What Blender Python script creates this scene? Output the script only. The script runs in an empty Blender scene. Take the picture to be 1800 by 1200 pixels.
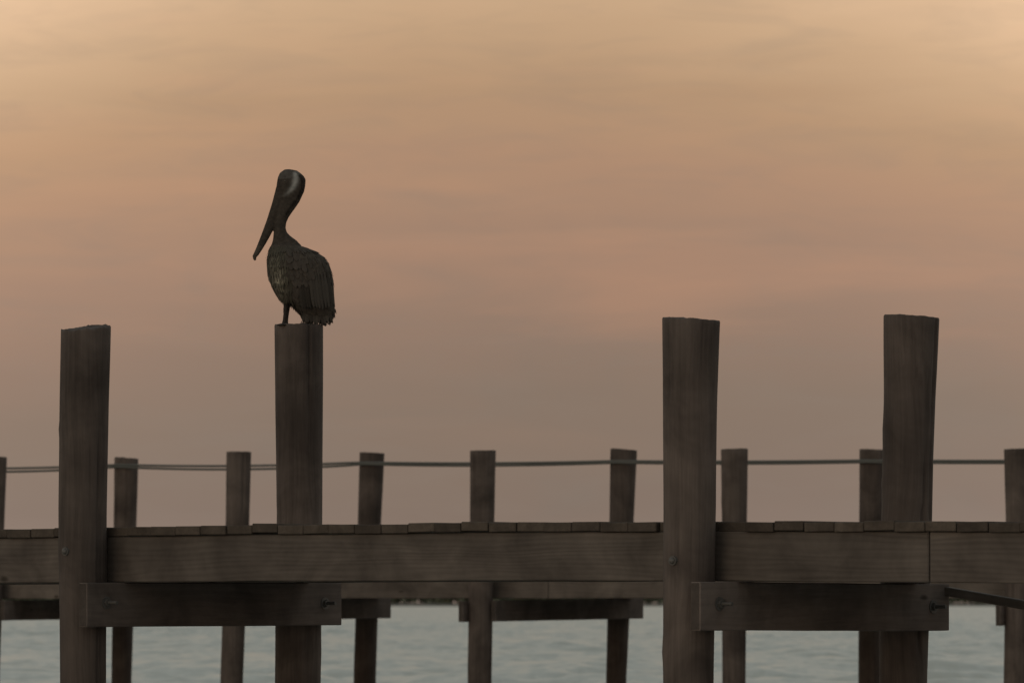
import bpy, bmesh, math, random
import numpy as np
from mathutils import Vector, Matrix, noise as mnoise
from mathutils.bvhtree import BVHTree

R = math.radians
scene = bpy.context.scene
C = scene.collection

# ------------------------------------------------------------------ camera
EYE = 1.4                                   # metres above the water
cam_d = bpy.data.cameras.new('camera')
cam = bpy.data.objects.new('camera', cam_d)
C.objects.link(cam)
cam_d.sensor_width = 36.0
cam_d.lens = 210.0                          # long lens
cam_d.clip_start = 0.5
cam_d.clip_end = 60000.0
cam.location = (0, 0, EYE)
cam.rotation_euler = (R(90) + math.atan(461 / 10500.0), 0, 0)
cam_d.dof.use_dof = True
cam_d.dof.focus_distance = 33.5
cam_d.dof.aperture_fstop = 7.5
cam_d.dof.aperture_blades = 7
scene.camera = cam

# ------------------------------------------------------------------ sky
def lin(r, g, b):
    f = lambda c: (c / 255 / 12.92) if c <= 10.31 else ((c / 255 + 0.055) / 1.055) ** 2.4
    return (f(r), f(g), f(b), 1.0)

SUN_DIR = Vector((-0.66, -0.74, 0.13)).normalized()      # towards the sun: low, off to the left
world = bpy.data.worlds.new('World')
scene.world = world
world.use_nodes = True
nt = world.node_tree
nt.nodes.clear()
N, L = nt.nodes.new, nt.links.new
def math_node(tree, op, a, b=None, clamp=False):
    n = tree.nodes.new('ShaderNodeMath'); n.operation = op; n.use_clamp = clamp
    for i, v in enumerate((a, b)):
        if v is None: continue
        if isinstance(v, (int, float)): n.inputs[i].default_value = v
        else: tree.links.new(v, n.inputs[i])
    return n.outputs[0]
def ramp(tree, fac, stops, interp='LINEAR'):
    n = tree.nodes.new('ShaderNodeValToRGB'); cr = n.color_ramp; cr.interpolation = interp
    while len(cr.elements) < len(stops): cr.elements.new(0.5)
    for e, (p, c) in zip(cr.elements, stops):
        e.position = p; e.color = c if len(c) == 4 else (*c, 1)
    tree.links.new(fac, n.inputs['Fac'])
    return n.outputs['Color']
def mixc(tree, fac, a, b, mode='MIX'):
    n = tree.nodes.new('ShaderNodeMix'); n.data_type = 'RGBA'; n.blend_type = mode
    if isinstance(fac, (int, float)): n.inputs['Factor'].default_value = fac
    else: tree.links.new(fac, n.inputs['Factor'])
    for nm, v in (('A', a), ('B', b)):
        s = [i for i in n.inputs if i.name == nm and i.type == 'RGBA'][0]
        if isinstance(v, tuple): s.default_value = v
        else: tree.links.new(v, s)
    return [o for o in n.outputs if o.type == 'RGBA'][0]
def noise_tex(tree, vec, scale, detail=4, rough=0.55, dist=0.0):
    n = tree.nodes.new('ShaderNodeTexNoise')
    n.inputs['Scale'].default_value = scale; n.inputs['Detail'].default_value = detail
    n.inputs['Roughness'].default_value = rough; n.inputs['Distortion'].default_value = dist
    tree.links.new(vec, n.inputs['Vector'])
    return n.outputs['Fac']
def mapping(tree, vec, scale=(1, 1, 1), loc=(0, 0, 0), rot=(0, 0, 0)):
    n = tree.nodes.new('ShaderNodeMapping')
    n.inputs['Scale'].default_value = scale; n.inputs['Location'].default_value = loc
    n.inputs['Rotation'].default_value = rot
    tree.links.new(vec, n.inputs['Vector'])
    return n.outputs['Vector']

tc = N('ShaderNodeTexCoord')
sep = N('ShaderNodeSeparateXYZ'); L(tc.outputs['Generated'], sep.inputs[0])
# wisps of cloud: streaks much longer than they are high, and broad banks
streak = noise_tex(nt, mapping(nt, tc.outputs['Generated'], (9, 9, 75), (3.1, 1.7, 0.4)), 1.0, 5, 0.55, 0.6)
bank = noise_tex(nt, mapping(nt, tc.outputs['Generated'], (10, 4, 22), (0.3, 5.2, 2.0)), 1.0, 3, 0.5, 0.3)
fine = noise_tex(nt, mapping(nt, tc.outputs['Generated'], (38, 38, 190), (7.1, 2.2, 4.0)), 1.0, 4, 0.6, 0.8)
# the streaks lift and lower the bands of colour a little
wob = math_node(nt, 'MULTIPLY', math_node(nt, 'SUBTRACT', streak, 0.5), 0.014)
wob2 = math_node(nt, 'MULTIPLY', math_node(nt, 'SUBTRACT', bank, 0.5), 0.020)
# broad banks of thinner and thicker cloud side by side
side = math_node(nt, 'MULTIPLY', math_node(nt, 'SUBTRACT', 1.0, math_node(nt, 'COSINE', math_node(nt, 'MULTIPLY', sep.outputs['X'], 19.0))), 0.5)
z2 = math_node(nt, 'MINIMUM', math_node(nt, 'MULTIPLY', math_node(nt, 'MULTIPLY', sep.outputs['Z'], sep.outputs['Z']), 3.8), 0.045)
lift = math_node(nt, 'MULTIPLY', side, z2)
elev = math_node(nt, 'ADD', math_node(nt, 'ADD', math_node(nt, 'ADD', sep.outputs['Z'], lift), wob), wob2)
dusk = ramp(nt, elev, [
    (0.000, lin(139, 121, 110)), (0.016, lin(132, 115, 103)), (0.030, lin(135, 117, 103)),
    (0.044, lin(145, 121, 105)), (0.058, lin(160, 129, 109)), (0.073, lin(174, 138, 112)),
    (0.087, lin(180, 146, 115)), (0.100, lin(197, 163, 129)), (0.118, lin(223, 187, 151)), (0.135, lin(232, 197, 162)),
    (0.19, lin(206, 194, 174)), (0.30, lin(180, 183, 176)), (0.55, lin(158, 166, 164)), (1.0, lin(134, 146, 150))])
grey = math_node(nt, 'MULTIPLY', math_node(nt, 'SUBTRACT', fine, 0.47, True), 0.8, True)
col = mixc(nt, grey, dusk, lin(138, 124, 112))
puff = noise_tex(nt, mapping(nt, tc.outputs['Generated'], (30, 30, 42), (1.3, 0.2, 6.1)), 1.0, 6, 0.55, 0.4)
puff = math_node(nt, 'MULTIPLY', math_node(nt, 'SUBTRACT', puff, 0.55, True), 2.2, True)
puff = math_node(nt, 'MULTIPLY', puff, math_node(nt, 'SUBTRACT', 1.0, math_node(nt, 'MULTIPLY', sep.outputs['Z'], 12.0), True))
col = mixc(nt, puff, col, lin(126, 116, 106))
peach = math_node(nt, 'MULTIPLY', math_node(nt, 'SUBTRACT', streak, 0.54, True), 0.9, True)
peach = math_node(nt, 'MULTIPLY', peach, math_node(nt, 'MULTIPLY', math_node(nt, 'SUBTRACT', sep.outputs['Z'], 0.022, True), 30.0, True))
col = mixc(nt, peach, col, lin(206, 150, 116))
thin = mixc(nt, side, (1.0, 1.0, 1.0, 1), (1.19, 1.19, 1.20, 1))
col = mixc(nt, 1.0, col, thin, 'MULTIPLY')
nish = N('ShaderNodeTexSky'); nish.sky_type = 'NISHITA'; nish.sun_disc = False
nish.sun_elevation = math.asin(SUN_DIR.z); nish.sun_rotation = math.atan2(SUN_DIR.x, SUN_DIR.y)
nish.dust_density = 4.0
dim = mixc(nt, 1.0, nish.outputs['Color'], (0.004, 0.004, 0.004, 1), 'MULTIPLY')
col = mixc(nt, 1.0, col, dim, 'ADD')
bg = N('ShaderNodeBackground'); bg.inputs['Strength'].default_value = 1.0
L(col, bg.inputs['Color'])
wo = N('ShaderNodeOutputWorld'); L(bg.outputs[0], wo.inputs['Surface'])

# ------------------------------------------------------------------ sun
sun_d = bpy.data.lights.new('sun', 'SUN')
sun_d.energy = 0.55
sun_d.angle = R(35)
sun_d.color = (1.0, 0.83, 0.62)
sun = bpy.data.objects.new('sun', sun_d)
C.objects.link(sun)
sun.rotation_euler = SUN_DIR.to_track_quat('Z', 'Y').to_euler()

# ------------------------------------------------------------------ exposure
vs = scene.view_settings
vs.view_transform = 'Standard'
vs.look = 'None'
vs.exposure = 0.0
vs.gamma = 1.0
vs.use_curve_mapping = False

# ------------------------------------------------------------------ materials
def new_mat(name, rough=0.8, spec=0.3):
    m = bpy.data.materials.new(name); m.use_nodes = True
    t = m.node_tree
    b = t.nodes['Principled BSDF']
    b.inputs['Roughness'].default_value = rough
    b.inputs['Specular IOR Level'].default_value = spec
    return m, t, b

def wood(name, dark, light, axis, grain=26.0, bump=0.5, rings=False, knots=False, spec=0.18, vary=0.25):
    m, t, b = new_mat(name, 0.78, spec)
    tc = t.nodes.new('ShaderNodeTexCoord'); oi = t.nodes.new('ShaderNodeObjectInfo')
    off = t.nodes.new('ShaderNodeCombineXYZ')
    for i, k in enumerate((37.0, 19.0, 53.0)):
        t.links.new(math_node(t, 'MULTIPLY', oi.outputs['Random'], k), off.inputs[i])
    va = t.nodes.new('ShaderNodeVectorMath'); va.operation = 'ADD'
    t.links.new(tc.outputs['Object'], va.inputs[0]); t.links.new(off.outputs[0], va.inputs[1])
    wn = t.nodes.new('ShaderNodeTexNoise'); wn.inputs['Scale'].default_value = 1.0; wn.inputs['Detail'].default_value = 2
    ws = [3.0, 3.0, 3.0]; ws[axis] = 0.55
    t.links.new(mapping(t, va.outputs[0], tuple(ws)), wn.inputs['Vector'])
    wa = t.nodes.new('ShaderNodeVectorMath'); wa.operation = 'SCALE'; wa.inputs['Scale'].default_value = 0.16
    t.links.new(wn.outputs['Color'], wa.inputs[0])
    wb = t.nodes.new('ShaderNodeVectorMath'); wb.operation = 'ADD'
    t.links.new(va.outputs[0], wb.inputs[0]); t.links.new(wa.outputs[0], wb.inputs[1])
    v = wb.outputs[0]
    sc = [grain, grain, grain]; sc[axis] = grain * 0.035
    g1 = noise_tex(t, mapping(t, v, tuple(sc)), 1.0, 7, 0.65, 0.35)
    sc2 = [grain * 3.4] * 3; sc2[axis] = grain * 0.09
    g2 = noise_tex(t, mapping(t, v, tuple(sc2)), 1.0, 4, 0.6, 0.2)
    blotch = noise_tex(t, mapping(t, v, (2.2, 2.2, 2.2)), 1.0, 4, 0.6, 0.4)
    g = math_node(t, 'ADD', math_node(t, 'MULTIPLY', g1, 0.65), math_node(t, 'MULTIPLY', g2, 0.35))
    if rings:                                       # flat-sawn figure: long nested loops
        sr = [0.55, 3.0, 5.2]
        w = t.nodes.new('ShaderNodeTexWave'); w.wave_type = 'RINGS'; w.rings_direction = 'SPHERICAL'
        w.inputs['Scale'].default_value = 2.1; w.inputs['Distortion'].default_value = 9.0
        w.inputs['Detail'].default_value = 3.0; w.inputs['Detail Scale'].default_value = 0.6
        t.links.new(mapping(t, v, tuple(sr)), w.inputs['Vector'])
        g = math_node(t, 'ADD', math_node(t, 'MULTIPLY', g, 0.86), math_node(t, 'MULTIPLY', w.outputs['Fac'], 0.14))
    lo, hi = (0.34, 0.70) if axis == 2 else (0.30, 0.72)
    col = ramp(t, g, [(lo, dark), (0.50, tuple(0.5 * (a + c) for a, c in zip(dark, light))), (hi, light)])
    bl = ramp(t, blotch, [(0.32, (0.58, 0.56, 0.55)), (0.68, (1.28, 1.27, 1.25))])
    col = mixc(t, 1.0, col, bl, 'MULTIPLY')
    if knots:
        vo = t.nodes.new('ShaderNodeTexVoronoi'); vo.inputs['Scale'].default_value = 1.0
        sk = [3.2] * 3; sk[axis] = 1.5
        t.links.new(mapping(t, v, tuple(sk)), vo.inputs['Vector'])
        kn = ramp(t, vo.outputs['Distance'], [(0.035, (0.35, 0.33, 0.3)), (0.075, (1, 1, 1))])
        col = mixc(t, 1.0, col, kn, 'MULTIPLY')
    br = math_node(t, 'ADD', math_node(t, 'MULTIPLY', oi.outputs['Random'], vary), 1.0 - vary / 2)
    cb = t.nodes.new('ShaderNodeCombineXYZ')
    for i in range(3): t.links.new(br, cb.inputs[i])
    col = mixc(t, 1.0, col, cb.outputs[0], 'MULTIPLY')
    t.links.new(col, b.inputs['Base Color'])
    bp = t.nodes.new('ShaderNodeBump'); bp.inputs['Strength'].default_value = bump; bp.inputs['Distance'].default_value = 0.006
    t.links.new(g, bp.inputs['Height']); t.links.new(bp.outputs[0], b.inputs['Normal'])
    return m

M_pile = wood('piling_wood', (0.051, 0.040, 0.035), (0.094, 0.074, 0.065), 2, 24, 0.7)
M_plank = wood('deck_wood', (0.046, 0.036, 0.029), (0.090, 0.071, 0.057), 1, 22, 0.5, vary=0.2)
M_stringer = wood('stringer_wood', (0.072, 0.059, 0.051), (0.112, 0.093, 0.081), 0, 19, 0.25, rings=True, knots=True)
M_cap = wood('cap_wood', (0.078, 0.061, 0.054), (0.140, 0.112, 0.099), 1, 20, 0.5, knots=True)
M_end = wood('end_grain', (0.034, 0.027, 0.024), (0.066, 0.053, 0.046), 1, 30, 0.5)
m, t, b = new_mat('galvanised_steel', 0.55, 0.5)
b.inputs['Base Color'].default_value = (0.070, 0.064, 0.059, 1); b.inputs['Metallic'].default_value = 0.2
M_steel = m
m, t, b = new_mat('cable_sheath', 0.6, 0.4)
b.inputs['Base Color'].default_value = (0.075, 0.075, 0.068, 1)
M_cable = m

# ------------------------------------------------------------------ mesh helpers
def link(name, me, mat=None, parent=None, loc=None, rot=None, smooth=False):
    if mat is not None and not me.materials: me.materials.append(mat)
    o = bpy.data.objects.new(name, me)
    C.objects.link(o)
    if smooth: me.polygons.foreach_set('use_smooth', [True] * len(me.polygons))
    if parent: o.parent = parent
    if loc: o.location = loc
    if rot: o.rotation_euler = rot
    return o
def mesh(name, verts, faces):
    me = bpy.data.meshes.new(name); me.from_pydata([tuple(v) for v in verts], [], faces); me.update()
    return me
def empty(name, loc, rz, label, cat, group=None):
    o = bpy.data.objects.new(name, None); C.objects.link(o)
    o.location = loc; o.rotation_euler = (0, 0, rz); o.empty_display_size = 0.2
    o['label'] = label; o['category'] = cat
    if group: o['group'] = group
    return o
def box_mesh(name, sx, sy, sz, bev=0.004, seed=0, jitter=0.0, cuts=0, cut_axis=0):
    """a sawn timber centred on the origin, arrises eased, optionally a little crooked along its length"""
    bm = bmesh.new()
    bmesh.ops.create_cube(bm, size=1.0)
    bmesh.ops.scale(bm, vec=(sx, sy, sz), verts=bm.verts)
    if bev: bmesh.ops.bevel(bm, geom=list(bm.edges), offset=bev, segments=1, affect='EDGES', profile=0.5)
    if cuts:
        ln = (sx, sy, sz)[cut_axis]; no = [0, 0, 0]; no[cut_axis] = 1
        for i in range(1, cuts):
            p = [0, 0, 0]; p[cut_axis] = -ln / 2 + ln * i / cuts
            bmesh.ops.bisect_plane(bm, geom=bm.verts[:] + bm.edges[:] + bm.faces[:], plane_co=p, plane_no=no)
    if jitter:
        for v in bm.verts:
            q = v.co[cut_axis] * 1.7 + seed * 9.1
            d = Vector((mnoise.noise((q, 1.3, 0)), mnoise.noise((q, 7.7, 2)), mnoise.noise((q, 3.1, 5)))) * jitter
            d[cut_axis] = 0
            v.co += d + Vector((random.uniform(-1, 1), random.uniform(-1, 1), random.uniform(-1, 1))) * jitter * 0.25
    me = bpy.data.meshes.new(name); bm.to_mesh(me); bm.free()
    return me
def tube(pts, rads, n=10, closed_ends=True):
    """verts, faces of a round tube along pts"""
    V, Fc = [], []
    for i, p in enumerate(pts):
        a = Vector(pts[max(i - 1, 0)]); c = Vector(pts[min(i + 1, len(pts) - 1)])
        d = (c - a).normalized()
        up = Vector((0, 0, 1)) if abs(d.z) < 0.9 else Vector((0, 1, 0))
        s = d.cross(up).normalized(); w = s.cross(d)
        r = rads[i] if hasattr(rads, '__len__') else rads
        for k in range(n):
            q = 2 * math.pi * k / n
            V.append(Vector(p) + s * math.cos(q) * r + w * math.sin(q) * r)
    for i in range(len(pts) - 1):
        for k in range(n):
            a, b_ = i * n + k, i * n + (k + 1) % n
            Fc.append((a, b_, b_ + n, a + n))
    if closed_ends:
        Fc.append(tuple(range(n))[::-1]); Fc.append(tuple(range((len(pts) - 1) * n, len(pts) * n)))
    return V, Fc

# ------------------------------------------------------------------ water
def build_water():
    rs = np.random.RandomState(5)
    dense = np.arange(-32, 32.01, 0.34)
    outx = list(np.arange(33, 120, 1.25)) + [122, 128, 140, 164, 220, 340, 600, 1500, 4000, 12000, 30000]
    xs = np.concatenate([-np.array(outx[::-1], float), dense, np.array(outx, float)])
    ys = list(np.arange(-240, 92, 8.0)) + list(np.arange(92, 330, 0.27))
    s, y = 0.27, 330.0
    while y < 1900:
        ys.append(y); s = min(s * 1.004, 2.2); y += s
    while y < 34000:
        ys.append(y); s *= 1.12; y += s
    ys = np.array(ys)
    X, Y = np.meshgrid(xs, ys)
    Z = np.zeros_like(X); lost = np.zeros_like(X)
    gx = np.gradient(xs); gy = np.gradient(ys)
    space = np.maximum(gx[None, :], gy[:, None])
    for i in range(60):
        lam = 0.75 * (9.0 / 0.75) ** (rs.rand() ** 1.5)
        a = 0.0090 * lam ** 0.5
        th = rs.normal(-1.8, 0.75)
        k = 2 * math.pi / lam
        ph = k * (math.cos(th) * X + math.sin(th) * Y) + rs.rand() * 6.28
        fade = np.clip(1.6 - 4.0 * space / lam, 0, 1)
        wv = np.sin(ph)
        lost += 0.5 * (a * k * (1 - fade)) ** 2
        Z += a * fade * (wv + 0.25 * np.cos(2 * ph))
    gust = 0.75 + 0.45 * np.sin(X * 0.09 + Y * 0.031 + 1.0) * np.sin(Y * 0.047 - X * 0.04)
    Z *= gust
    nx, ny = len(xs), len(ys)
    co = np.stack([X, Y, Z], -1).reshape(-1, 3).astype(np.float32)
    idx = np.arange(nx * ny).reshape(ny, nx)
    q = np.stack([idx[:-1, :-1], idx[:-1, 1:], idx[1:, 1:], idx[1:, :-1]], -1).reshape(-1, 4)
    me = bpy.data.meshes.new('water')
    me.vertices.add(len(co)); me.vertices.foreach_set('co', co.ravel())
    me.loops.add(q.size); me.loops.foreach_set('vertex_index', q.ravel().astype(np.int32))
    me.polygons.add(len(q)); me.polygons.foreach_set('loop_start', np.arange(0, q.size, 4, dtype=np.int32))
    me.polygons.foreach_set('use_smooth', np.ones(len(q), bool))
    me.update(); me.validate()
    at = me.attributes.new('chop', 'FLOAT', 'POINT')     # steepness of the waves too short for the mesh here
    at.data.foreach_set('value', np.sqrt(lost).ravel().astype(np.float32))
    m, t, b = new_mat('sea_water', 0.32, 0.5)
    b.inputs['Base Color'].default_value = (0.365, 0.372, 0.342, 1)
    b.inputs['IOR'].default_value = 1.333
    tc = t.nodes.new('ShaderNodeTexCoord')
    # slopes of the chop too small for the mesh, down to ripples
    geo = t.nodes.new('ShaderNodeNewGeometry')
    def slope(sc, amt, prev):
        n = t.nodes.new('ShaderNodeTexNoise'); n.inputs['Scale'].default_value = 1.0
        n.inputs['Detail'].default_value = 4; n.inputs['Roughness'].default_value = 0.6
        t.links.new(mapping(t, tc.outputs['Object'], sc), n.inputs['Vector'])
        v1 = t.nodes.new('ShaderNodeVectorMath'); v1.operation = 'SUBTRACT'; v1.inputs[1].default_value = (0.5, 0.5, 0.5)
        t.links.new(n.outputs['Color'], v1.inputs[0])
        v2 = t.nodes.new('ShaderNodeVectorMath'); v2.operation = 'MULTIPLY'; v2.inputs[1].default_value = (amt * 0.7, amt, 0)
        t.links.new(v1.outputs[0], v2.inputs[0])
        v3 = t.nodes.new('ShaderNodeVectorMath'); v3.operation = 'ADD'
        t.links.new(v2.outputs[0], v3.inputs[0]); t.links.new(prev, v3.inputs[1])
        return v3.outputs[0]
    nv = slope((3.2, 2.2, 1), 0.60, geo.outputs['Normal'])
    nv = slope((1.1, 0.25, 1), 0.30, nv)
    ch = t.nodes.new('ShaderNodeAttribute'); ch.attribute_name = 'chop'
    n = t.nodes.new('ShaderNodeTexNoise'); n.inputs['Scale'].default_value = 1.0; n.inputs['Detail'].default_value = 3
    t.links.new(mapping(t, tc.outputs['Object'], (0.9, 0.35, 1)), n.inputs['Vector'])
    sx = t.nodes.new('ShaderNodeSeparateColor'); t.links.new(n.outputs['Color'], sx.inputs[0])
    cx = t.nodes.new('ShaderNodeCombineXYZ')
    dx = math_node(t, 'MULTIPLY', math_node(t, 'SUBTRACT', sx.outputs[0], 0.5), 3.0)
    dy = math_node(t, 'MULTIPLY', math_node(t, 'ABSOLUTE', math_node(t, 'SUBTRACT', sx.outputs[1], 0.5)), -5.0)   # steep lee faces of wind chop
    t.links.new(math_node(t, 'MULTIPLY', dx, ch.outputs['Fac']), cx.inputs[0])
    t.links.new(math_node(t, 'MULTIPLY', dy, ch.outputs['Fac']), cx.inputs[1])
    av = t.nodes.new('ShaderNodeVectorMath'); av.operation = 'ADD'
    t.links.new(nv, av.inputs[0]); t.links.new(cx.outputs[0], av.inputs[1]); nv = av.outputs[0]
    nn = t.nodes.new('ShaderNodeVectorMath'); nn.operation = 'NORMALIZE'
    t.links.new(nv, nn.inputs[0]); t.links.new(nn.outputs[0], b.inputs['Normal'])
    o = link('water', me, m)
    o['kind'] = 'structure'
build_water()

# ------------------------------------------------------------------ far shore
def build_shore():
    rs = random.Random(3)
    m, t, b = new_mat('shore_soil', 0.9, 0.1); b.inputs['Base Color'].default_value = (0.10, 0.09, 0.075, 1)
    V, Fc = [], []
    n = 90
    for i in range(n):
        x = -1600 + 3200 * i / (n - 1)
        for y, z in ((3990, -1), (4000 + 6 * mnoise.noise((x * .01, 0, 0)), 0.7), (4030, 1.6 + mnoise.noise((x * .02, 4, 0))), (4300, 2.0), (4310, -1)):
            V.append((x, y, z))
    for i in range(n - 1):
        for k in range(4):
            a = i * 5 + k; Fc.append((a, a + 5, a + 6, a + 1))
    o = link('shore', mesh('shore', V, Fc), m); o['kind'] = 'structure'
    m, t, b = new_mat('far_foliage', 0.85, 0.1)
    tc = t.nodes.new('ShaderNodeTexCoord')
    c = ramp(t, noise_tex(t, mapping(t, tc.outputs['Object'], (.15, .15, .15)), 1, 4), [(0.3, (0.055, 0.062, 0.042)), (0.7, (0.12, 0.12, 0.085))])
    t.links.new(c, b.inputs['Base Color'])
    V, Fc = [], []
    for i in range(1500):                            # crowns of a distant wood, each a loose cloud of leaf faces
        x = rs.uniform(-1500, 1500); y = rs.uniform(4035, 4180)
        hgt = 7 + 5 * mnoise.noise((x * .006, 2.2, 0)) + rs.uniform(-2, 3)
        rad = rs.uniform(3, 6)
        for k in range(16):
            a = rs.uniform(0, 6.28); e = rs.uniform(-0.2, 1.0); r_ = rad * rs.uniform(0.5, 1.0)
            p = Vector((x + r_ * math.cos(a), y + r_ * math.sin(a), 2 + hgt * (0.15 + 0.42 * (e + 0.2)) ))
            s = rs.uniform(1.0, 2.4)
            d1 = Vector((rs.uniform(-1, 1), rs.uniform(-1, 1), rs.uniform(-1, 1))).normalized() * s
            d2 = d1.cross(Vector((rs.uniform(-1, 1), rs.uniform(-1, 1), rs.uniform(-1, 1)))).normalized() * s
            i0 = len(V); V += [p - d1 - d2, p + d1 - d2 * .6, p + d1 * .7 + d2, p - d1 + d2 * .8]
            Fc.append((i0, i0 + 1, i0 + 2, i0 + 3))
    o = link('tree_line', mesh('tree_line', V, Fc), m); o['kind'] = 'stuff'
    o['label'] = 'low dark line of trees on the far shore under the decks'; o['category'] = 'trees'
build_shore()

# ------------------------------------------------------------------ docks
def piling_mesh(name, prof, sway, seed, tilt=(0, 0), rag=0.006, checks=5, nseg=72, dz=0.05):
    """a round driven pile, thicker at its upper end, with drying checks and an uneven sawn top.
    prof: (height, lean offset along 'sway', radius), highest first"""
    rs = random.Random(seed)
    zs = [p[0] for p in prof][::-1]; xo = [p[1] for p in prof][::-1]; rr = [p[2] for p in prof][::-1]
    top = zs[-1]
    zl = [-1.6, -0.8, 0.0] + list(np.arange(0.4, top - 0.012, dz)) + [top - 0.006]
    ck = []
    for i in range(checks):
        z0 = rs.uniform(0.6, top - 0.5)
        ck.append((rs.uniform(0, 6.283), z0, z0 + rs.uniform(0.5, 1.9), rs.uniform(-0.06, 0.06), rs.uniform(0.010, 0.022)))
    knots = [(rs.uniform(0, 6.283), rs.uniform(0.7, top - 0.1), rs.uniform(0.003, 0.007), rs.uniform(0.02, 0.05)) for _ in range(9)]
    V, Fc = [], []
    def ring(z, x, r, lift):
        for k in range(nseg):
            a = 2 * math.pi * k / nseg
            w = 1 + 0.018 * mnoise.noise((math.cos(a) * .9 + seed, math.sin(a) * .9, z * 0.9)) \
                  + 0.010 * mnoise.noise((math.cos(a) * 5 + seed * 3, math.sin(a) * 5, z * 1.3))
            q = r * w + 0.0013 * mnoise.noise((math.cos(a) * 22, math.sin(a) * 22 + seed, z * 3))
            for (a0, z0, z1, dr, dep) in ck:
                if z0 < z < z1:
                    da = abs((a - a0 - dr * (z - z0) + math.pi) % (2 * math.pi) - math.pi)
                    if da < 0.05: q -= dep * min(1, 6 * (z - z0) / (z1 - z0), 6 * (z1 - z) / (z1 - z0))
            for (a0, z0, hgt, wd) in knots:
                da = abs((a - a0 + math.pi) % (2 * math.pi) - math.pi) * r
                q += hgt * math.exp(-(da * da + (z - z0) ** 2) / (2 * wd * wd))
            cx, cy = q * math.cos(a), q * math.sin(a)
            zz = z
            if lift: zz += tilt[0] * (cx * sway[0] + cy * sway[1]) / r + tilt[1] * (-cx * sway[1] + cy * sway[0]) / r + rag * mnoise.noise((cx * 26 + seed, cy * 26, 1.0)) + rag * .6 * mnoise.noise((cx * 70 + seed, cy * 70, 3.0))
            V.append((cx + x * sway[0], cy + x * sway[1], zz))
    for z in zl:
        x = np.interp(z, zs, xo); r = np.interp(z, zs, rr)
        if z > top - 0.02: ring(z, x, r, True)
        else: ring(z, x, r, False)
    nz = len(zl)
    for f, dzz in ((0.975, 0.006), (0.8, 0.008), (0.55, 0.006), (0.28, 0.007)):
        ring(top - 0.006 + dzz, xo[-1], rr[-1] * f, True); nz += 1
    for i in range(nz - 1):
        for k in range(nseg):
            a, b_ = i * nseg + k, i * nseg + (k + 1) % nseg
            Fc.append((a, b_, b_ + nseg, a + nseg))
    c = len(V); V.append((xo[-1] * sway[0], xo[-1] * sway[1], top))
    for k in range(nseg): Fc.append(((nz - 1) * nseg + k, (nz - 1) * nseg + (k + 1) % nseg, c))
    me = mesh(name, V, Fc)
    me.polygons.foreach_set('use_smooth', [True] * len(me.polygons))
    return me

def bolt_mesh():
    """square plate washer, hex nut and a stub of threaded rod, pointing along +x"""
    bm = bmesh.new()
    def cyl(r, x0, x1, n):
        mt = Matrix.Translation(((x0 + x1) / 2, 0, 0)) @ Matrix.Rotation(R(90), 4, 'Y')
        bmesh.ops.create_cone(bm, cap_ends=True, segments=n, radius1=r, radius2=r, depth=x1 - x0, matrix=mt)
    cyl(0.036, -0.004, 0.005, 20); cyl(0.022, 0.005, 0.022, 6); cyl(0.0105, 0.02, 0.088, 12)
    me = bpy.data.meshes.new('bolt'); bm.to_mesh(me); bm.free(); me.materials.append(M_steel)
    return me
def bolt_head_mesh():
    """domed bolt head on a washer, pointing along -y"""
    bm = bmesh.new()
    bmesh.ops.create_cone(bm, cap_ends=True, segments=20, radius1=0.026, radius2=0.025, depth=0.012, matrix=Matrix.Rotation(R(90), 4, 'X'))
    bmesh.ops.create_uvsphere(bm, u_segments=14, v_segments=8, radius=0.0175, matrix=Matrix.Translation((0, -0.007, 0)) @ Matrix.Diagonal((1, .8, 1, 1)))
    me = bpy.data.meshes.new('bolt_head'); bm.to_mesh(me); bm.free(); me.materials.append(M_steel)
    return me
BOLT, HEAD = bolt_mesh(), bolt_head_mesh()

def timber(name, a, b_, w, hgt, mat, parent, seed, axis, jitter=0.004):
    """a straight timber from a to b_ (centres of its ends, dock coordinates), w wide, hgt deep"""
    a, b_ = Vector(a), Vector(b_); d = b_ - a; ln = d.length
    if axis == 0:
        me = box_mesh(name, ln, w, hgt, 0.005, seed, jitter, max(2, int(ln / 0.5)), 0)
        rot = (0, -math.asin(d.z / ln), math.atan2(d.y, d.x))
    else:
        me = box_mesh(name, w, ln, hgt, 0.005, seed, jitter, max(2, int(ln / 0.4)), 1)
        rot = (math.asin(d.z / ln), 0, math.atan2(-d.x, d.y))
    me.materials.append(mat); me.materials.append(M_end)
    for p in me.polygons:                           # end grain, stained darker than the sides
        if abs(p.normal[axis]) > 0.9: p.material_index = 1
    return link(name, me, mat, parent, tuple((a + b_) / 2), rot)

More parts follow.
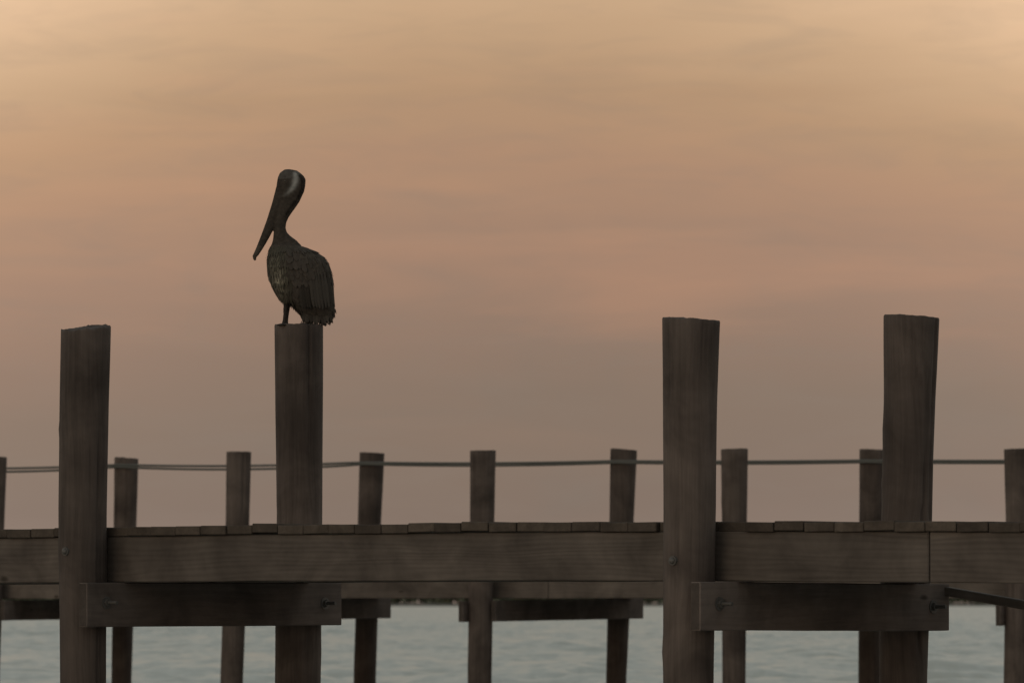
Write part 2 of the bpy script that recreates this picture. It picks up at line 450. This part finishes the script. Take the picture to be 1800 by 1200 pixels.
# ---- the dock with the tall pilings
TH = R(42)
SW = (math.cos(TH), math.sin(TH))           # true sideways, in the dock's own axes
dock = empty('boat_dock', (0, 32, 0), -TH, 'dark wooden dock on tall thick pilings, a pelican perched on one of them', 'dock', 'wooden docks')
deck_u = [-9.0, -4.12, -2.0, 0.0, 1.2, 3.4, 9.0]
deck_z = [1.828, 1.839, 1.848, 1.839, 1.829, 1.806, 1.79]
strg_z = [1.513, 1.523, 1.527, 1.526, 1.521, 1.502, 1.486]       # underside of the stringers
dz_at = lambda u: float(np.interp(u, deck_u, deck_z))
sz_at = lambda u: float(np.interp(u, deck_u, strg_z))
piles = [   # label, u, v, profile, top tilt (sideways, fore-aft), raggedness
    ('thick piling with a ragged top sloping up to one side, beside the pelican', -3.308, 0.0, [(2.979, .0147, .1434), (2.576, .0073, .1409), (1.925, 0, .1385), (0.98, .0057, .1328)], (0.011, 0.012), 0.013, 11),
    ('thick piling the pelican stands on', -3.321, 1.8, [(3.058, -.0076, .1448), (2.453, -.0034, .1405), (1.945, 0, .1355), (0.963, -.0102, .1355)], (0.0, 0.0), 0.010, 23),
    ('thickest piling, its flat top slightly crowned', 1.246, 0.0, [(2.884, .0096, .1521), (2.472, .003, .1425), (1.878, 0, .1365), (1.017, -.0074, .1321)], (-0.009, 0.002), 0.005, 31),
    ('leaning piling with a slanted clean-cut top', 1.267, 1.8, [(2.962, .0294, .1516), (2.517, .0186, .1408), (2.208, .0085, .1385), (1.852, 0, .1377), (1.001, -.0201, .13)], (-0.009, 0.0), 0.003, 47),
    (None, 5.85, 0.0, [(2.9, 0, .148), (1.9, 0, .14), (1.0, 0, .133)], (0.004, 0), 0.006, 59),
    (None, 5.85, 1.8, [(2.95, 0, .148), (1.9, 0, .14), (1.0, 0, .133)], (-0.004, 0), 0.006, 61),
    (None, -7.9, 0.0, [(2.9, 0, .148), (1.9, 0, .14), (1.0, 0, .133)], (0.004, 0), 0.006, 67),
    (None, -7.9, 1.8, [(2.95, 0, .148), (1.9, 0, .14), (1.0, 0, .133)], (-0.004, 0), 0.006, 71)]
heads = {11: 1.700, 31: 1.625, 59: 1.66, 67: 1.66}
for lab, u, v, prof, tilt, rag, seed in piles:
    p = link('piling', piling_mesh('piling', prof, SW, seed, tilt, rag), M_pile, dock, (u, v, 0))
    if lab: p['label'] = lab
    if seed in heads:
        link('bolt', HEAD, None, p, (0.004, -0.139, heads[seed]))
random.seed(7)
# stringers along the dock (a butt joint shows to the right of the leaning piling)
for v, cuts in ((0.160, (-8.6, -3.25, 2.72, 6.6)), (0.90, (-8.6, -2.0, 1.3, 6.6)), (1.640, (-8.6, -3.3, 1.25, 6.6))):
    for i in range(3):
        a, b_ = cuts[i] + 0.002, cuts[i + 1] - 0.002
        mid = [a] + [k for k in (-4.12, -2.0, 0.0, 1.2, 3.4) if a < k < b_] + [b_]
        # each stringer is one long plank; it follows the sag of the dock
        ln = b_ - a
        me = box_mesh('stringer', ln, 0.048, 0.258, 0.005, i + v, 0.003, 26, 0)
        c = (a + b_) / 2
        for vx in me.vertices: vx.co.z += sz_at(vx.co.x + c) + 0.129
        link('stringer', me, M_stringer, dock, (c, v + (0.003 if (i == 2 and v < .5) else 0), 0))
# pile caps: one timber bolted to the side of each pair
for u, z0, z1 in ((-3.31, 1.395, 1.401), (1.25, 1.389, 1.381), (5.85, 1.37, 1.37), (-7.9, 1.39, 1.39)):
    cp = timber('pile_cap', (u + 0.166, -0.155, z0), (u + 0.166, 1.945, z1), 0.066, 0.252, M_cap, dock, u, 1)
    mid_v = 0.895
    for v in (0.0, 1.8):
        zz = 0.012 if v == 0 else 0.004
        link('bolt', BOLT, None, cp, (0.032, v - mid_v, zz), (R(random.uniform(0, 60)), 0, 0))
# deck planks laid across the stringers
pitch = 0.1995
variants = [box_mesh('deck_plank', 0.1925 + 0.002 * (k % 3), 1.56, 0.050, 0.004, k, 0.0022, 5, 1) for k in range(8)]
i = 0
u = -8.55
raised = {6: 0.010, 17: 0.006, 33: 0.007, 41: 0.006, 55: 0.011, 52: 0.006, 62: 0.008}
while u < 6.6:
    near_pile = min(abs(u - q) for q in (-7.9, -3.31, 1.25, 5.85)) < 0.25
    yo = 0.893 + (0.026 if near_pile else 0.0) + random.uniform(-0.007, 0.007)
    z = sz_at(u) + 0.258 + 0.026 + (dz_at(u) - sz_at(u) - 0.258 - 0.052) * 0.5 + random.uniform(-0.0025, 0.0025)
    link('deck_plank', variants[random.randrange(8)], M_plank, dock, (u, yo, z + raised.get(i, 0.0) * 0.6),
         (random.uniform(-0.002, 0.002), random.uniform(-0.012, 0.012), random.uniform(-0.004, 0.004)))
    u += pitch + random.uniform(-0.0015, 0.0015); i += 1
# a loose diagonal brace running off from the end of a cap
br = timber('cross_brace', (1.44, 1.925, 1.470), (5.82, 1.925, 0.866), 0.045, 0.05, M_stringer, dock, 3, 0, 0.004)

# ---- the lower dock behind, with cables strung along its posts
GH = R(26)
SG = (math.cos(GH), math.sin(GH))
dock2 = empty('boat_dock', (0, 70, 0), -GH, 'farther dock of short posts with two cables strung along them', 'dock', 'wooden docks')
FW = 3.7
posts = [
    (-7.07, 0, [(3.196, .0191, .1532), (2.403, 0, .1479), (0.502, -.047, .1427)], (-0.002, 0)),
    (-7.317, FW, [(3.266, .0146, .1549), (2.45, 0, .1476), (0.46, -.0419, .1276)], (-0.010, 0)),
    (-3.659, 0, [(3.221, .0136, .1483), (2.382, 0, .1415), (0.52, -.0665, .1364)], (0.0, 0)),
    (-3.795, FW, [(3.293, .0321, .1571), (2.428, 0, .1464), (0.479, -.0571, .1393)], (-0.006, 0)),
    (-0.39, 0, [(3.198, .01, .1537), (2.362, 0, .1437), (0.538, -.0301, .1403)], (0.002, 0)),
    (-0.306, FW, [(3.296, .028, .1644), (2.407, 0, .1504), (0.497, -.0665, .1259)], (-0.011, 0)),
    (2.847, 0, [(3.181, .0016, .1571), (2.343, 0, .1457), (0.555, -.0082, .1342)], (0.004, 0)),
    (3.017, FW, [(3.258, .0137, .1577), (2.387, 0, .1509), (0.515, -.0274, .1371)], (-0.004, 0)),
    (6.346, 0, [(3.141, -.0128, .1536), (2.322, 0, .1472), (0.574, -.0448, .1344)], (0.004, 0)),
    (6.5, FW, [(3.24, .01, .156), (2.38, 0, .149), (0.5, -.03, .136)], (0.004, 0)),
    (-10.5, 0, [(3.2, .01, .154), (2.38, 0, .148), (0.5, -.03, .14)], (0.0, 0)),
    (-10.7, FW, [(3.27, .01, .154), (2.38, 0, .148), (0.5, -.03, .14)], (0.0, 0))]
for k, (u, v, prof, tilt) in enumerate(posts):
    link('piling', piling_mesh('piling', prof, SG, 100 + 7 * k, tilt, 0.006, 4, 48, 0.09), M_pile, dock2, (u, v, 0))
for v in (0.172, 1.85, FW - 0.172):
    cu = (-11.2, -7.1, -3.7, 0.4, 3.0, 7.4)
    for i in range(5):
        timber('stringer', (cu[i] + .003, v, 1.597), (cu[i + 1] - .003, v, 1.597), 0.05, 0.26, M_stringer, dock2, i + v, 0)
for (u0, u1, za, zb) in ((-10.5, -10.7, 1.33, 1.34), (-7.07, -7.317, 1.325, 1.34), (-3.659, -3.795, 1.33, 1.345), (-0.39, -0.306, 1.318, 1.345), (2.847, 3.017, 1.32, 1.34), (6.346, 6.5, 1.285, 1.33)):
    timber('pile_cap', (u0 + 0.172, -0.05, za), (u1 + 0.172, FW + 0.20, zb), 0.06, 0.245, M_cap, dock2, u0, 1)
    timber('pile_cap', (u0 - 0.172, -0.22, za - .006), (u1 - 0.172, FW + 0.16, zb - .006), 0.06, 0.245, M_cap, dock2, u0 + 1, 1)
far_variants = [box_mesh('deck_plank', 0.190, 3.42, 0.046, 0.004, k, 0.002, 5, 1) for k in range(4)]
u = -11.1
while u < 7.3:
    link('deck_plank', far_variants[random.randrange(4)], M_plank, dock2, (u, FW / 2 + random.uniform(-.01, .01), 1.751 + random.uniform(-.002, .002)), (0, random.uniform(-.01, .01), 0))
    u += 0.2

# ---- cables along the inner face of the far row of posts
hold = [(-10.7, 3.165), (-7.317, 3.164), (-3.795, 3.160), (-0.306, 3.142), (3.017, 3.114), (6.5, 3.088)]
for which, (dz, sag0, lab) in enumerate(((0.014, 0.030, 'upper grey cable strung tight along the posts of the farther dock'),
                                          (-0.014, 0.046, 'lower grey cable hanging slacker along the posts of the farther dock'))):
    pts = []
    for j in range(len(hold) - 1):
        (u0, z0), (u1, z1) = hold[j], hold[j + 1]
        sag = sag0 * (0.55 if j >= 3 else 1.0)
        for s in range(16):
            f = s / 16
            pts.append((u0 + (u1 - u0) * f, FW - 0.168 - 0.004 * which, z0 + (z1 - z0) * f + dz * (1 if j < 2 else .75) - sag * 4 * f * (1 - f) * (1 if j < 2 else .6)))
    pts.append((hold[-1][0], FW - 0.172, hold[-1][1] + dz))
    c, s_ = math.cos(-GH), math.sin(-GH)
    wp = [(p[0] * c - p[1] * s_, 70 + p[0] * s_ + p[1] * c, p[2]) for p in pts]
    V, Fc = tube(wp, 0.0145, 8)
    o = link('cable', mesh('cable', V, Fc), M_cable, smooth=True)
    o['label'] = lab; o['category'] = 'cable'; o['group'] = 'cables along the farther dock'

# ------------------------------------------------------------------ pelican
def build_pelican():
    rs = random.Random(21)
    K = 1 / 296.0                                   # outline unit
    P = lambda x, y, d=0.0: Vector(((x - 525) * K, d, (572 - y) * K))
    bm = bmesh.new()
    def loft(rings):
        prev = None
        first = None
        for rg in rings:
            vs_ = [bm.verts.new(p) for p in rg]
            if prev:
                n = len(vs_)
                for k in range(n): bm.faces.new((prev[k], prev[(k + 1) % n], vs_[(k + 1) % n], vs_[k]))
            else: first = vs_
            prev = vs_
        bm.faces.new(first[::-1]); bm.faces.new(prev)
    def slab(py, xl, xr, dep, dy=0.0, n=36, e=2.2):
        out = []
        for k in range(n):
            a = 2 * math.pi * k / n
            ca, sa = math.cos(a), math.sin(a)
            x = (xl + xr) / 2 + (xr - xl) / 2 * math.copysign(abs(ca) ** (2 / e), ca)
            out.append(P(x, py, dy + dep * math.copysign(abs(sa) ** (2 / e), sa)))
        return out
    # trunk, as level sections from the base of the neck down to the tail
    loft([slab(*s) for s in ((418, 479, 505, .040), (426, 477, 516, .055), (432, 474, 533, .075), (440, 470.5, 554, .102), (450, 468.5, 569, .122),
        (460, 467.5, 576.5, .134), (475, 468.5, 582, .140), (490, 471, 585, .140), (505, 478, 586.5, .130), (518, 485, 587, .115),
        (526, 491, 587.5, .104), (531, 498, 588, .094), (536, 511, 588, .082), (545, 519, 588.5, .066), (552, 526, 586.5, .050), (558, 529, 584, .036), (563, 533, 582, .022))])
    # neck and head: sections across a bent spine
    def spine(rows, n=24):
        pts = [P(r[0], r[1], r[4] if len(r) > 4 else 0) for r in rows]
        rings = []
        for i, r in enumerate(rows):
            d = (pts[min(i + 1, len(rows) - 1)] - pts[max(i - 1, 0)]).normalized()
            s = Vector((0, 1, 0)); w = d.cross(s).normalized()
            rings.append([pts[i] + w * (r[2] * K) * math.cos(2 * math.pi * k / n) + s * r[3] * math.sin(2 * math.pi * k / n) for k in range(n)])
        loft(rings)
    spine([(514, 295.8, 7, .010), (513.5, 298.6, 15, .024), (512, 304, 21.5, .034), (511.8, 311, 24.8, .039), (510.8, 320, 25.4, .041), (509.2, 330, 25, .040),
           (507.5, 339, 22.5, .037), (505.5, 347, 20.6, .034), (502.5, 356, 17.6, .032), (498.5, 366, 14.8, .031), (495, 376, 12.2, .030), (492, 387, 10.6, .030), (491, 398, 10.2, .031),
           (491.5, 408, 12, .034), (494, 418, 16.5, .042), (499, 430, 24, .055), (505, 446, 30, .07)])
    # bill and folded pouch
    spine([(499, 318, 12, .020), (494.5, 332, 11.5, .024), (491, 346, 11.5, .025), (486.5, 360, 10.8, .024), (481.5, 374, 10.2, .023), (476.5, 387, 9.3, .021), (471, 400, 8.5, .019),
           (465.2, 413, 7.6, .017), (459.5, 425, 6.6, .015), (454, 436, 5.5, .013), (449.5, 444, 4.7, .012), (446.3, 449, 3.9, .010), (446.4, 452.8, 3.0, .008), (447.8, 456, 2.0, .006)], 18)
    # legs, with webbed feet set down on the timber
    def leg(dx, dy, toe_dir):
        V, Fc = tube([P(500 + dx, 515, dy), P(501.5 + dx, 528, dy), P(502.3 + dx, 536, dy), P(501.5 + dx, 542, dy), P(500.8 + dx, 552, dy - .004), P(499.8 + dx, 562, dy - .008), P(499 + dx, 570.0, dy - .012)],
                     [.026, .0175, .0150, .0135, .0108, .0108, .0150], 14)
        b0 = [bm.verts.new(v) for v in V]
        for f in Fc: bm.faces.new([b0[k] for k in f])
        foot = P(499 + dx, 570.6, dy - .012)
        tips = []
        for a, ln in ((-42, .078), (-14, .098), (14, .095), (48, .062)):
            q = toe_dir + R(a)
            tips.append(foot + Vector((math.cos(q) * ln, math.sin(q) * ln, -0.004)))
        for tp in tips:                                 # toes
            V, Fc = tube([foot + Vector((0, 0, .004)), foot.lerp(tp, .5) + Vector((0, 0, .004)), tp], [.0090, .0075, .0045], 8)
            b0 = [bm.verts.new(v) for v in V]
            for f in Fc: bm.faces.new([b0[k] for k in f])
        for a, c in zip(tips[:-1], tips[1:]):           # webs
            m_ = (a + c) / 2 * .86 + foot * .14
            lo = Vector((0, 0, -0.004)); hi = Vector((0, 0, 0.0055))
            poly = [foot, a, m_, c]
            lo_v = [bm.verts.new(p + lo) for p in poly]; hi_v = [bm.verts.new(p + hi) for p in poly]
            bm.faces.new(lo_v[::-1]); bm.faces.new(hi_v)
            for k in range(4): bm.faces.new((lo_v[k], lo_v[(k + 1) % 4], hi_v[(k + 1) % 4], hi_v[k]))
    leg(0, -0.036, R(-78)); leg(2.5, 0.050, R(-80))
    bmesh.ops.recalc_face_normals(bm, faces=bm.faces)
    raw = bpy.data.meshes.new('raw'); bm.to_mesh(raw); bm.free()
    tmp = bpy.data.objects.new('raw', raw); C.objects.link(tmp)
    md = tmp.modifiers.new('r', 'REMESH'); md.mode = 'VOXEL'; md.voxel_size = 0.0042
    sm = tmp.modifiers.new('s', 'SMOOTH'); sm.factor = 0.5; sm.iterations = 4
    dg = bpy.context.evaluated_depsgraph_get()
    body = bpy.data.meshes.new_from_object(tmp.evaluated_get(dg))
    bpy.data.objects.remove(tmp); bpy.data.meshes.remove(raw)
    body.name = 'body'
    body.polygons.foreach_set('use_smooth', [True] * len(body.polygons))
    # colour of the plumage, point by point
    def plume(co):
        x = co.x / K + 525; y = 572 - co.z / K
        c = Vector((0.062, 0.052, 0.043))
        if y < 430:
            c = Vector((0.046, 0.038, 0.032))
            # pale band sweeping from the crown down behind the eye
            q = (x - 519 + 0.020 * (y - 312) ** 2 * (1 if y > 312 else .25)) / 5.2
            if 298 < y < 345:
                f = math.exp(-q * q) * min(1, (y - 297) / 6) * min(1, (345 - y) / 16)
                c = c.lerp(Vector((0.24, 0.235, 0.225)), max(0, min(1, f)))
            if 296 < y < 312 and x < 512: c = c.lerp(Vector((.085, .078, .074)), .6)
        if y > 520 and x < 512 and y > 532: c = Vector((0.034, 0.028, 0.025))
        if x < 508 and 432 < y < 530:                   # silvery streaked breast
            f = max(0, 1 - abs(x - 488) / 22) * max(0, 1 - abs(y - 485) / 55)
            c = c.lerp(Vector((0.12, 0.105, 0.08)), f)
        return c
    at = body.color_attributes.new('plumage', 'FLOAT_COLOR', 'POINT')
    buf = np.ones(len(body.vertices) * 4, np.float32)
    for i, v in enumerate(body.vertices):
        buf[i * 4:i * 4 + 3] = plume(v.co) * (1 + .35 * mnoise.noise(v.co * 60))
    at.data.foreach_set('color', buf)
    m, t, b = new_mat('pelican_plumage', 0.88, 0.06)
    ca = t.nodes.new('ShaderNodeAttribute'); ca.attribute_name = 'plumage'
    t.links.new(ca.outputs['Color'], b.inputs['Base Color'])
    tc = t.nodes.new('ShaderNodeTexCoord')
    bp = t.nodes.new('ShaderNodeBump'); bp.inputs['Strength'].default_value = 0.5; bp.inputs['Distance'].default_value = 0.004
    t.links.new(noise_tex(t, mapping(t, tc.outputs['Object'], (180, 180, 30)), 1.0, 4, 0.6), bp.inputs['Height'])
    t.links.new(bp.outputs[0], b.inputs['Normal'])
    bird = empty('pelican', (-1.263 - 0.0076 + 0.0013, 35.56, 3.052), 0, 'dark brown pelican standing on a piling top with its long bill tucked down', 'pelican')
    bo = link('body', body, m, bird)
    # feathers
    bvh = BVHTree.FromPolygons([v.co for v in body.vertices], [tuple(p.vertices) for p in body.polygons])
    class Coat:
        def __init__(s): s.V, s.F, s.Cl = [], [], []
        def feather(s, root, d, nrm, ln, wd, col, curl=0.0, notch=0.0, lift=0.0025):
            d = (d - nrm * d.dot(nrm)).normalized(); w = d.cross(nrm).normalized()
            i0 = len(s.V)
            for k, (f, ww) in enumerate(((0, .45), (.35, 1), (.7, .95), (.92, .55))):
                c = root + d * ln * f + nrm * (lift + curl * f * f)
                s.V += [c - w * wd / 2 * ww, c + nrm * wd * .06, c + w * wd / 2 * ww]
            s.V.append(root + d * ln * (1 - notch) + nrm * (lift + curl))
            s.Cl += [col] * 13
            for k in range(3):
                a = i0 + k * 3
                s.F += [(a, a + 1, a + 4, a + 3), (a + 1, a + 2, a + 5, a + 4)]
            s.F += [(i0 + 9, i0 + 10, i0 + 12), (i0 + 10, i0 + 11, i0 + 12)]
        def build(s, name, kind=None):
            me = mesh(name, s.V, s.F)
            a = me.color_attributes.new('plumage', 'FLOAT_COLOR', 'POINT')
            a.data.foreach_set('color', np.array([(*c, 1) for c in s.Cl], np.float32).ravel())
            o = link(name, me, m, bird)
            if kind: o['kind'] = kind
            return o
    def on_skin(x, y, side):
        hit = bvh.ray_cast(P(x, y, side * 0.5), Vector((0, -side, 0)))
        return (hit[0], hit[1]) if hit[0] is not None else (None, None)
    def jit(c, s):
        k = rs.uniform(1 - s, 1 + s)
        return tuple(q * k for q in c)
    # folded wings: rows of coverts, then the long flight feathers laid along the side
    for side in (-1, 1):
        w = Coat()
        for row in range(9):
            for k in range(15):
                f = k / 14
                x = 506 + 8 * row + f * (14 - row) + rs.uniform(-2, 2)
                y = 437 + row * 7.5 + f * (84 - row * 4) + rs.uniform(-2, 2)
                p, n = on_skin(x, y, side)
                if p is None: continue
                d = Vector((0.30 + .03 * row, 0, -1))
                c = jit((0.056, 0.047, 0.040), .14)
                w.feather(p, d, n, rs.uniform(.060, .080), rs.uniform(.024, .034), c, 0.0, 0, .002)
        for k in range(11):
            f = k / 10
            p, n = on_skin(528 + 46 * f, 500 - 22 * f + rs.uniform(-2, 2), side)
            if p is None: continue
            ln = (.150 + .075 * f)
            w.feather(p, Vector((0.10 + 0.06 * f, 0, -1)), n, ln, .024, jit((0.050, 0.043, 0.037), .3), -0.012, 0.0, 0.006)
        w.build('wing')
    # breast plumes: long narrow feathers, pale and dark side by side
    br = Coat()
    for k in range(620):
        x = rs.triangular(468, 514, 484); y = rs.uniform(430, 524)
        for side in (-1, 1):
            p, n = on_skin(x + rs.uniform(-1, 1), y, side)
            if p is None: continue
            near_c = max(0, 1 - abs(x - 487) / 20) * max(0, 1 - abs(y - 482) / 50)
            lum = 0.056 + near_c * rs.choice((0.0, 0.03, 0.12, 0.24))
            br.feather(p, Vector((0.16 * (y - 440) / 80, 0, -1)), n, rs.uniform(.035, .065), rs.uniform(.0035, .007), (lum, lum * .90, lum * .70), 0.0004, 0, 0.0012)
    br.build('breast_plumage', 'stuff')
    # rump, belly fringe, nape tufts
    fr = Coat()
    polys = body.polygons
    for k in range(900):
        po = polys[rs.randrange(len(polys))]
        x = po.center.x / K + 525; y = 572 - po.center.z / K
        if y < 424 or (y > 527 and x < 509) or x < 474: continue
        fr.feather(po.center, Vector((0.16, 0, -1)), po.normal, rs.uniform(.025, .05), rs.uniform(.010, .018), jit((0.056, 0.047, 0.040), .15), 0.0002, 0, 0.0008)
    for k in range(170):                               # ragged vent
        f = rs.random(); x = 503 + 26 * f; y = 523 + 24 * f + rs.uniform(-4, 2); dep = rs.uniform(-.06, .06)
        fr.feather(P(x, y, dep), Vector((0.28 + rs.uniform(-.2, .2), 0, -1)), Vector((-.6, rs.uniform(-.7, .7), -.2)).normalized(), rs.uniform(.022, .042), rs.uniform(.0025, .006), jit((0.04, 0.034, 0.028), .3), rs.uniform(-.003, .004))
    for k in range(260):                               # nape and back of the crown
        f = rs.random(); y = 300 + 75 * f
        x = np.interp(y, [300, 312, 325, 338, 350, 362, 375], [524, 534, 534, 529, 521, 513, 506])
        p, n = on_skin(x - rs.uniform(0.6, 5), y, rs.choice((-1, 1)))
        if p is None: continue
        fr.feather(p, Vector((.28 - .8 * f, 0, -1)), (n + Vector((.5, 0, 0))).normalized(), rs.uniform(.014, .026), rs.uniform(.0025, .005), jit((0.034, 0.028, 0.024), .3), rs.uniform(0.002, .011), 0, 0)
    fr.build('contour_plumage', 'stuff')
    ta = Coat()
    for k in range(22):                                # tail, frayed at the ends
        f = (k % 11) / 10; layer = k // 11
        root = P(540 + 30 * f, 522, -0.03 + .06 * layer)
        tip = P(531 + 52 * f + rs.uniform(-1.5, 1.5), 566 + 4.5 * math.sin(f * 3.1) + rs.uniform(-2.5, 1), -0.045 + .07 * layer + rs.uniform(-.01, .01))
        d = tip - root
        ta.feather(root, d, Vector((0, -1 if layer == 0 else 1, .15)).normalized(), d.length, .026, jit((0.050, 0.043, 0.037), .25), 0, 0.0, 0)
        for q in range(7):
            e = tip - d.normalized() * rs.uniform(0, .03) + Vector((rs.uniform(-.010, .010), 0, 0))
            ta.feather(e, d + Vector((rs.uniform(-.06, .06), 0, 0)), Vector((0, -1, .1)).normalized(), rs.uniform(.008, .018), rs.uniform(.002, .005), jit((0.050, 0.043, 0.037), .25), 0, 0, 0)
    for k in range(60):                                # frayed wing tips
        x = rs.uniform(574, 589); y = rs.uniform(538, 553)
        ta.feather(P(x, y, rs.uniform(-.05, .05)), Vector((0.12 + rs.uniform(-.25, .25), 0, -1)), Vector((0.2, -1, .1)).normalized(), rs.uniform(.012, .026), rs.uniform(.003, .006), jit((0.050, 0.043, 0.037), .25), 0, 0, 0)
    ta.build('tail')
    me_, t_, b_ = new_mat('pelican_eye', 0.15, 0.5); b_.inputs['Base Color'].default_value = (0.05, 0.04, 0.03, 1)
    for side in (-1, 1):
        p, n = on_skin(500.5, 316, side)
        bm2 = bmesh.new(); bmesh.ops.create_uvsphere(bm2, u_segments=14, v_segments=10, radius=0.0065)
        e = bpy.data.meshes.new('eye'); bm2.to_mesh(e); bm2.free()
        link('eye', e, me_, bird, tuple(p - n * 0.003), smooth=True)
build_pelican()
